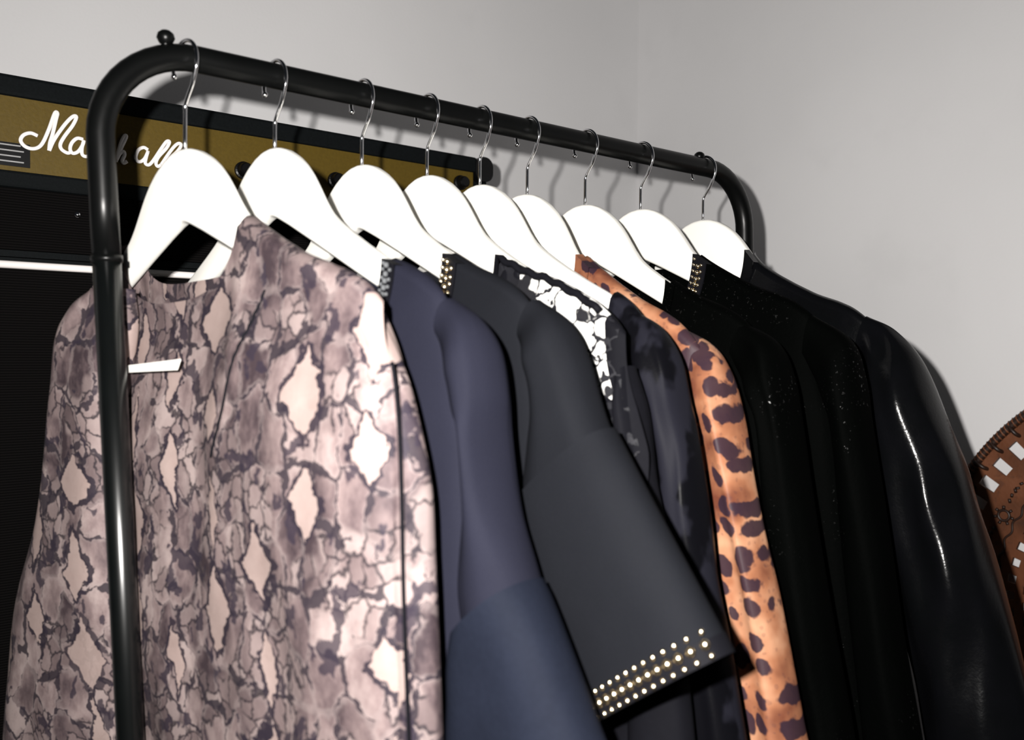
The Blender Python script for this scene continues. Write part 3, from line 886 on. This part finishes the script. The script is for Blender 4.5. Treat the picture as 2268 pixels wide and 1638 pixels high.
# ---- 8 velvet top with studded collar
i = 7
g = hang_root(i, 'velvet_top', 'plain black velvet top with gold studded collar band', 'top')
b = Body(i, px_tab([(1830, 800), (1850, 950), (1870, 1150), (1900, 1400), (1930, 1638), (1960, 1900)], i), 0.086, 0.075, 0.76, T=0.024, fold=0.003, shoulder=0.222, slope=-0.36, seed=31.2, lift=0.006, sag=0.0)
b.build(M['velvet2'], g)
neck_band(b, g, M['band'], 0.020, studs={'gap': 0.0062, 'rows': [(0.2, False, 0), (0.5, True, 0.001), (0.74, False, 0)]}, smat=M['gilt'], rise=0.001)
tube_rows(i, [((1785, 800), (1800, 698)), ((1812, 840), (1880, 750)), ((1830, 890), (1912, 835)), ((1840, 950), (1936, 950)), ((1860, 1150), (1966, 1150)), ((1890, 1400), (2000, 1400)), ((1920, 1638), (2040, 1638)), ((1950, 1900), (2080, 1900))], 0.026, g, M['velvet2'], 'near_sleeve', seed=17.3, fold=0.003)
far_sleeve(i, g, M['velvet2'])

# ---- 9 glossy black jacket
i = 8
g = hang_root(i, 'leather_jacket', 'glossy black leather look jacket at the far end of the rack', 'jacket')
b = Body(i, px_tab([(1930, 780), (1945, 900), (1960, 1050), (1990, 1300), (2020, 1638), (2050, 1900)], i), 0.070, 0.07, 0.70, T=0.030, fold=0.004, shoulder=0.222, slope=-0.42, seed=37.2, lift=0.004, sag=0.0)
b.build(M['coated'], g)
neck_band(b, g, M['coated'], 0.014, rise=0.001)
tube_rows(i, [((1895, 800), (1920, 700)), ((1912, 850), (1985, 732)), ((1926, 905), (2045, 800)), ((1936, 965), (2108, 935)), ((1950, 1060), (2152, 1055)), ((1975, 1200), (2194, 1200)), ((2000, 1350), (2236, 1350)), ((2030, 1500), (2275, 1500)), ((2060, 1700), (2325, 1700)), ((2090, 1950), (2380, 1950))], 0.046, g, M['coated'], 'near_sleeve', n0=-0.006, seed=20.3, fold=0.010, wr=(11, 7), seg=72, k=12, ex=2.0)
far_sleeve(i, g, M['coated'])

# ------------------------------------------------------------------ openwork disc on the right wall
FX = WX-0.022
FC = Vector((FX, -0.4095, 0.896))
fan = empty('wall_disc', (WX, FC.y, FC.z))
tag(fan, 'round tan leather openwork disc with dark laced rim hanging on the right wall', 'wall decoration')
def fp(r, an, x=0.0): return Vector((FX-WX+x, r*math.cos(an), r*math.sin(an)))
NH = 63
rings = [0.02, 0.10, 0.17, 0.205, 0.2165, 0.228, 0.2395, 0.251, 0.2625, 0.274, 0.312, 0.326, 0.351, 0.374]
sub = 6
NS = NH*sub
def ring_x(r): return -0.010*math.cos(r/0.38*PI/2)
V, Fc = [], []
for side in (0, 1):
    for r in rings:
        for k in range(NS):
            an = 2*PI*(k-1.5)/NS + math.radians(42.4)
            V.append(fp(r, an, ring_x(r)+side*0.005))
nr = len(rings)
def solid(a, k):
    k = k % NS
    c = k % sub
    r = rings[a]
    if abs(r-0.326) < 1e-6: return c >= 3                 # square holes under the rim
    if 0.21 < r < 0.27 and (round((r-0.2165)/0.0115) % 2 == 1):        # inner lattice of small holes
        return ((k+(3 if round((r-0.2165)/0.023) % 2 else 0)) % 6) >= 3
    return True
def vid(s, a, k): return s*nr*NS+a*NS+(k % NS)
for a in range(nr-1):
    for k in range(NS):
        if not solid(a, k): continue
        Fc.append((vid(0, a, k), vid(0, a, k+1), vid(0, a+1, k+1), vid(0, a+1, k)))
        Fc.append((vid(1, a, k), vid(1, a+1, k), vid(1, a+1, k+1), vid(1, a, k+1)))
        if not solid(a, k-1): Fc.append((vid(0, a, k), vid(0, a+1, k), vid(1, a+1, k), vid(1, a, k)))
        if not solid(a, k+1): Fc.append((vid(0, a, k+1), vid(1, a, k+1), vid(1, a+1, k+1), vid(0, a+1, k+1)))
        if a+1 < nr-1 and not solid(a+1, k): Fc.append((vid(0, a+1, k), vid(0, a+1, k+1), vid(1, a+1, k+1), vid(1, a+1, k)))
        if a > 0 and not solid(a-1, k): Fc.append((vid(0, a, k), vid(1, a, k), vid(1, a, k+1), vid(0, a, k+1)))
pan = link('openwork_panel', mesh('openwork_panel', V, Fc), M['fan'], fan, smooth=False)
# laced rim: one twisted cord wound round the edge
link('rim_band', mesh('rim_band', *tube([fp(0.3715, 2*PI*k/240, 0.0005) for k in range(241)], 0.0072, 10, cap=False)), M['fan_dark'], fan)
cord = []
TURN = NH*5
for k in range(TURN*6+1):
    an = 2*PI*k/(TURN*6)
    ph = 2*PI*k/6
    cord.append(fp(0.3715+0.0068*math.cos(ph), an, 0.0005+0.0068*math.sin(ph)))
link('laced_rim', mesh('laced_rim', *tube(cord, 0.0017, 5, cap=False)), M['fan'], fan)
LOOP = None
for k in range(NH):
    an = math.radians(42.4)+2*PI*(k+0.5)/NH
    if LOOP is None:
        LOOP = mesh('lacing_loop', *tube(catmull([(0.002, 0, 0.352), (-0.006, 0, 0.357), (-0.007, 0, 0.366), (-0.003, 0, 0.374)], 3), 0.0032, 7))
    o = link('lacing_loop', LOOP, M['fan_dark'], fan)
    o.location = (FX-WX, 0, 0); o.rotation_euler = (an-PI/2, 0, 0)
PET = None
for k in range(21):
    an = math.radians(42.4-16.6)+2*PI*k/21
    if PET is None:
        ps = [tube([Vector((0, 0.008*math.cos(t), 0.008*math.sin(t))) for t in [2*PI*q/14 for q in range(15)]], 0.0022, 6, cap=False)]
        for q in range(7):
            t = 2*PI*q/7
            ps.append(tube([Vector((0, 0.010*math.cos(t), 0.010*math.sin(t))), Vector((-0.001, 0.0145*math.cos(t), 0.0145*math.sin(t)))], 0.0024, 6))
        for q in (-1, 1):
            for e in range(3):
                ps.append(tube([Vector((0, q*(0.022+e*0.009), 0.001+0.002*(e % 2))), Vector((-0.001, q*(0.027+e*0.009), 0.0045))], 0.0022, 6))
        PET = mesh('tooled_flower', *joinvf(ps))
    o = link('tooled_flower', PET, M['fan_dark'], fan)
    o.location = fp(0.297, an, ring_x(0.297)-0.0004); o.rotation_euler = (an-PI/2, 0, 0)
for r in (0.2085, 0.279):
    link('tooled_border', mesh('tooled_border', *tube([fp(r+0.0025*math.sin(60*2*PI*q/720), 2*PI*q/720, ring_x(r)-0.0003) for q in range(721)], 0.0018, 6, cap=False)), M['fan_dark'], fan)
link('centre_boss', ball_mesh('centre_boss', 0.03, 0.35, 1, 1, 24, 12), M['fan_dark'], fan).location = fp(0, 0, -0.010)
nail = link('wall_hook', mesh('wall_hook', *tube([fp(0.33, PI/2, 0.0), fp(0.33, PI/2, 0.022)], 0.003, 8)), M['chrome'], fan)
